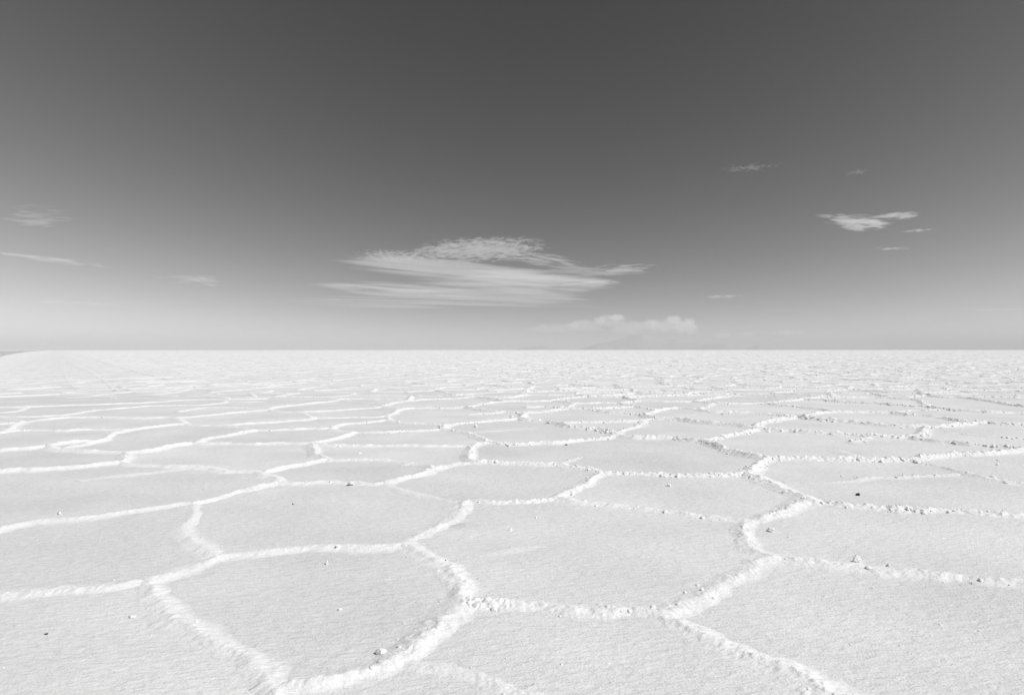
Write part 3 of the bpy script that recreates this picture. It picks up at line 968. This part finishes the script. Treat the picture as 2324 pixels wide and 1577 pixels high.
# ------------------------------------------------------------------ haze
HAZE_DENSITY = 2.2e-5
hm, hn, hl = new_mat('haze_air')
ho = hn.new('ShaderNodeOutputMaterial')
hv = hn.new('ShaderNodeVolumePrincipled')
hv.inputs['Color'].default_value = (0.75, 0.75, 0.75, 1)
hv.inputs['Density'].default_value = HAZE_DENSITY
hv.inputs['Anisotropy'].default_value = -0.26
hl.new(hv.outputs[0], ho.inputs['Volume'])
HB = 205000.0
z0, z1 = float(drop(200000)) - 2, 1420.0
vs = [(x, y, z) for z in (z0, z1) for y in (-HB, HB) for x in (-HB, HB)]
hz = mesh_obj('haze', vs, [(0, 2, 3, 1), (4, 5, 7, 6), (0, 1, 5, 4), (1, 3, 7, 5), (3, 2, 6, 7), (2, 0, 4, 6)], hm, None, False)
tag(hz, None, None, None, 'stuff')

# ------------------------------------------------------------------ clouds: bodies of thin vapour far behind the mountains
CLOUD_D = 105000.0
def cloud_mat(name, tau, depth, sx, sy, sz, nscale, cut, kn=1.0, detail=5.0, rough=0.6, bias=0.55, dist=0.3, seed=0.0):
    m, n, l = new_mat(name)
    out = n.new('ShaderNodeOutputMaterial')
    vol = n.new('ShaderNodeVolumePrincipled')
    vol.inputs['Color'].default_value = (0.995, 0.995, 0.995, 1)
    vol.inputs['Anisotropy'].default_value = -0.12
    tc = n.new('ShaderNodeTexCoord')
    ln = n.new('ShaderNodeVectorMath'); ln.operation = 'LENGTH'
    l.new(tc.outputs['Object'], ln.inputs[0])
    mp = n.new('ShaderNodeMapping'); mp.inputs['Scale'].default_value = (sx, sy, sz); mp.inputs['Location'].default_value = (seed * 3.1, seed * 1.7, seed)
    l.new(tc.outputs['Object'], mp.inputs['Vector'])
    nz = n.new('ShaderNodeTexNoise'); nz.inputs['Scale'].default_value = nscale; nz.inputs['Detail'].default_value = detail
    nz.inputs['Roughness'].default_value = rough; nz.inputs['Distortion'].default_value = dist
    l.new(mp.outputs[0], nz.inputs['Vector'])
    # density = clamp((noise - cut) + bias * (1 - r)), nil at the rim
    a = n.new('ShaderNodeMath'); a.operation = 'MULTIPLY_ADD'; a.inputs[1].default_value = -bias; a.inputs[2].default_value = bias - cut
    l.new(ln.outputs['Value'], a.inputs[0])
    b = n.new('ShaderNodeMath'); b.operation = 'MULTIPLY_ADD'; b.inputs[1].default_value = kn
    a.inputs[2].default_value = bias - cut - 0.5 * (kn - 1)
    l.new(a.outputs[0], b.inputs[2]); l.new(nz.outputs[0], b.inputs[0])
    mr = n.new('ShaderNodeMapRange'); mr.interpolation_type = 'SMOOTHSTEP'
    mr.inputs['From Min'].default_value = 0.0; mr.inputs['From Max'].default_value = 0.45
    mr.inputs['To Min'].default_value = 0.0; mr.inputs['To Max'].default_value = tau / depth
    l.new(b.outputs[0], mr.inputs[0])
    rim = n.new('ShaderNodeMapRange'); rim.inputs['From Min'].default_value = 1.0; rim.inputs['From Max'].default_value = 0.75
    l.new(ln.outputs['Value'], rim.inputs[0])
    mu = n.new('ShaderNodeMath'); mu.operation = 'MULTIPLY'
    l.new(mr.outputs[0], mu.inputs[0]); l.new(rim.outputs[0], mu.inputs[1])
    l.new(mu.outputs[0], vol.inputs['Density'])
    l.new(vol.outputs[0], out.inputs['Volume'])
    return m
SPH = ICO[3]
cloud_n = [0]
def cloud_body(name, u, v, hw, hh, tilt, tau, parent=None, depth_k=.3, D=CLOUD_D, **kw):
    cloud_n[0] += 1
    x, z = (u - CX) / FPX * D, (HY - v) / FPX * D + EYE
    a, c = hw / FPX * D, hh / FPX * D
    b = c * depth_k
    args = dict(sx=1.0, sy=.15, sz=1.0, nscale=2.0, cut=.53, kn=1.5, rough=.56, seed=cloud_n[0] * 1.0); args.update(kw)
    m = cloud_mat('vapour', tau, 2 * b, **args)
    o = mesh_obj(name, SPH[0], SPH[1], m)
    o.scale = (a, b, c)
    o.rotation_euler = (0, math.radians(tilt), 0)
    o.location = (x, D, z)
    if parent is not None: o.parent = parent
    return o
def cloud_root(label):
    o = bpy.data.objects.new('cloud', None); C.objects.link(o)
    tag(o, label, 'cloud', 'clouds in the sky'); return o
def cloud1(label, *a, **kw):
    o = cloud_body('cloud', *a, **kw); tag(o, label, 'cloud', 'clouds in the sky'); return o

big = cloud_root('large flat layered cloud over the centre of the horizon')
cloud_body('cloud_sheet', 1060, 616, 330, 28, 4.6, 1.3, big, sx=.9, sz=2.0, nscale=1.3, cut=.46, bias=.75, kn=2.2, detail=7, rough=.58)
cloud_body('cloud_sheet', 1165, 640, 255, 34, 2.0, 1.5, big, sx=1.0, sz=2.0, nscale=1.3, cut=.44, bias=.80, kn=2.0, detail=7, rough=.6)
cloud_body('cloud_sheet', 915, 660, 230, 19, 3.2, 1.2, big, sx=.9, sz=1.8, nscale=1.5, cut=.45, bias=.70, kn=2.2, detail=7, rough=.58)
cloud_body('cloud_sheet', 1120, 672, 260, 20, 2.0, .9, big, sx=1.1, sz=2.0, nscale=1.5, cut=.46, bias=.70, kn=2.2, detail=7, rough=.6)
cloud_body('cloud_tip', 1330, 643, 90, 11, -2, 1.1, big, sx=1.6, sz=1.4, nscale=1.6, cut=.46, bias=.70, kn=2.0, detail=6, rough=.6)
cloud_body('cloud_ripples', 1085, 568, 190, 36, -3, 1.1, big, sx=5.0, sz=3.6, nscale=2.2, cut=.54, bias=.80, kn=1.5, detail=4, rough=.6, dist=.1)
cloud_body('cloud_ripples', 900, 583, 120, 20, 2, .8, big, sx=5.0, sz=2.6, nscale=2.2, cut=.56, bias=.6, kn=1.5, detail=4, rough=.6, dist=.1)
cloud_body('cloud_streak', 1335, 617, 120, 14, 3, .5, big, sx=1.0, sz=2.2, nscale=1.6, cut=.5, bias=.6, kn=2.0, detail=6, rough=.58)
cloud_body('cloud_streak', 1220, 588, 125, 20, 8, .7, big, sx=1.6, sz=2.6, nscale=1.8, cut=.52, bias=.65, kn=2.2, detail=6, rough=.6)
cloud_body('cloud_streak', 1000, 689, 400, 18, 1.2, .7, big, sx=.7, sz=2.6, nscale=1.5, cut=.48, bias=.6, kn=2.2, detail=7)
cloud1('small wispy cloud right of the large layered cloud', 1415, 612, 95, 18, -2, 1.0, sx=1.2, sz=2.0, nscale=1.8, cut=.64, bias=.6, dist=.8)
# the bright one on the right
br = cloud_root('bright wing shaped cloud high on the right')
cloud_body('cloud_core', 1955, 507, 95, 22, 2, 1.7, br, sx=1.2, sz=1.6, nscale=1.8, cut=.54, bias=.65, dist=.6)
cloud_body('cloud_wing', 2035, 491, 72, 11, -5, 1.4, br, sx=1.1, sz=1.2, nscale=1.7, cut=.58, bias=.6, dist=.6)
cloud_body('cloud_wing', 1895, 491, 55, 9, 3, .8, br, sx=1.3, sz=1.2, nscale=1.7, cut=.62, bias=.6, dist=.6)
cloud_body('cloud_tail', 2085, 524, 50, 5, -3, .9, br, sx=2.5, sz=1.0, nscale=1.6, cut=.60, bias=.6)
cloud1('thin cloud streak just below the bright wing shaped cloud', 2022, 565, 60, 5, -1, .8, sx=2.0, sz=1.0, nscale=1.7, cut=.60, bias=.6)
cloud1('short thin cloud streak low on the right of centre', 1640, 674, 60, 6, -3, .8, sx=2.0, sz=1.0, nscale=1.7, cut=.58, bias=.6)
cloud1('faint wisps of cloud highest in the sky', 1700, 381, 100, 15, -4, .3, sx=3.5, sz=1.6, nscale=1.9, cut=.68, bias=.6, dist=.9)
cloud1('tiny faint wisp of cloud right of the highest wisps', 1945, 391, 42, 11, -8, .22, sx=2.5, sz=1.6, nscale=1.8, cut=.66, bias=.6, dist=.9)
cloud1('soft cloud patch high at the left edge', 85, 493, 100, 36, 0, .45, sx=.9, sz=3.0, nscale=1.7, cut=.66, bias=.6, dist=.5)
cloud1('long sloping cloud streak below the patch at the left edge', 110, 588, 190, 11, 7, .8, sx=2.2, sz=1.1, nscale=1.6, cut=.62, bias=.6)
cloud1('double thin cloud streak between the left edge and the large cloud', 430, 635, 115, 20, 3, .7, sx=1.6, sz=3.0, nscale=1.7, cut=.68, bias=.6)
cloud1('faint low cloud streak above the horizon on the left', 170, 689, 170, 7, 2, .5, sx=2.0, sz=1.0, nscale=1.6, cut=.60, bias=.6)
cloud1('faint low cloud streak above the horizon at the right edge', 2260, 703, 110, 6, -1, .5, sx=2.0, sz=1.0, nscale=1.6, cut=.58, bias=.6)
cu = cloud_root('bank of puffy cumulus cloud behind the far mountain')
for (u, v, hw, hh, tau) in ((1250, 747, 70, 13, .6), (1330, 741, 60, 18, .8), (1385, 729, 42, 18, 1.0), (1440, 746, 85, 20, .8), (1510, 742, 55, 20, 1.2), (1556, 746, 38, 20, 1.8), (1362, 727, 16, 10, 1.2), (1402, 721, 20, 10, 1.2), (1300, 739, 20, 8, .9), (1478, 733, 22, 10, 1.2), (1528, 727, 24, 13, 1.8), (1562, 732, 18, 11, 1.8)):
    cloud_body('cloud_puff', u, v, hw, hh, 0, tau, cu, depth_k=1.0, sx=1.3, sz=.8, nscale=2.2, cut=.46, bias=.8, kn=1.6, dist=.1, detail=6, rough=.6)
cloud1('small puff of cloud right of the cumulus bank', 1640, 763, 24, 8, 0, 3, sx=1.2, sz=.7, nscale=1.9, cut=.5, bias=.7)
cloud1('flat puff of cloud farthest right along the horizon', 1790, 757, 60, 9, 0, 2, sx=2.0, sz=.7, nscale=1.9, cut=.55, bias=.7)
cloud1('flat low puff between the cumulus bank and the farthest puff', 1695, 760, 32, 7, 0, 2, sx=2.0, sz=.7, nscale=1.9, cut=.55, bias=.7)
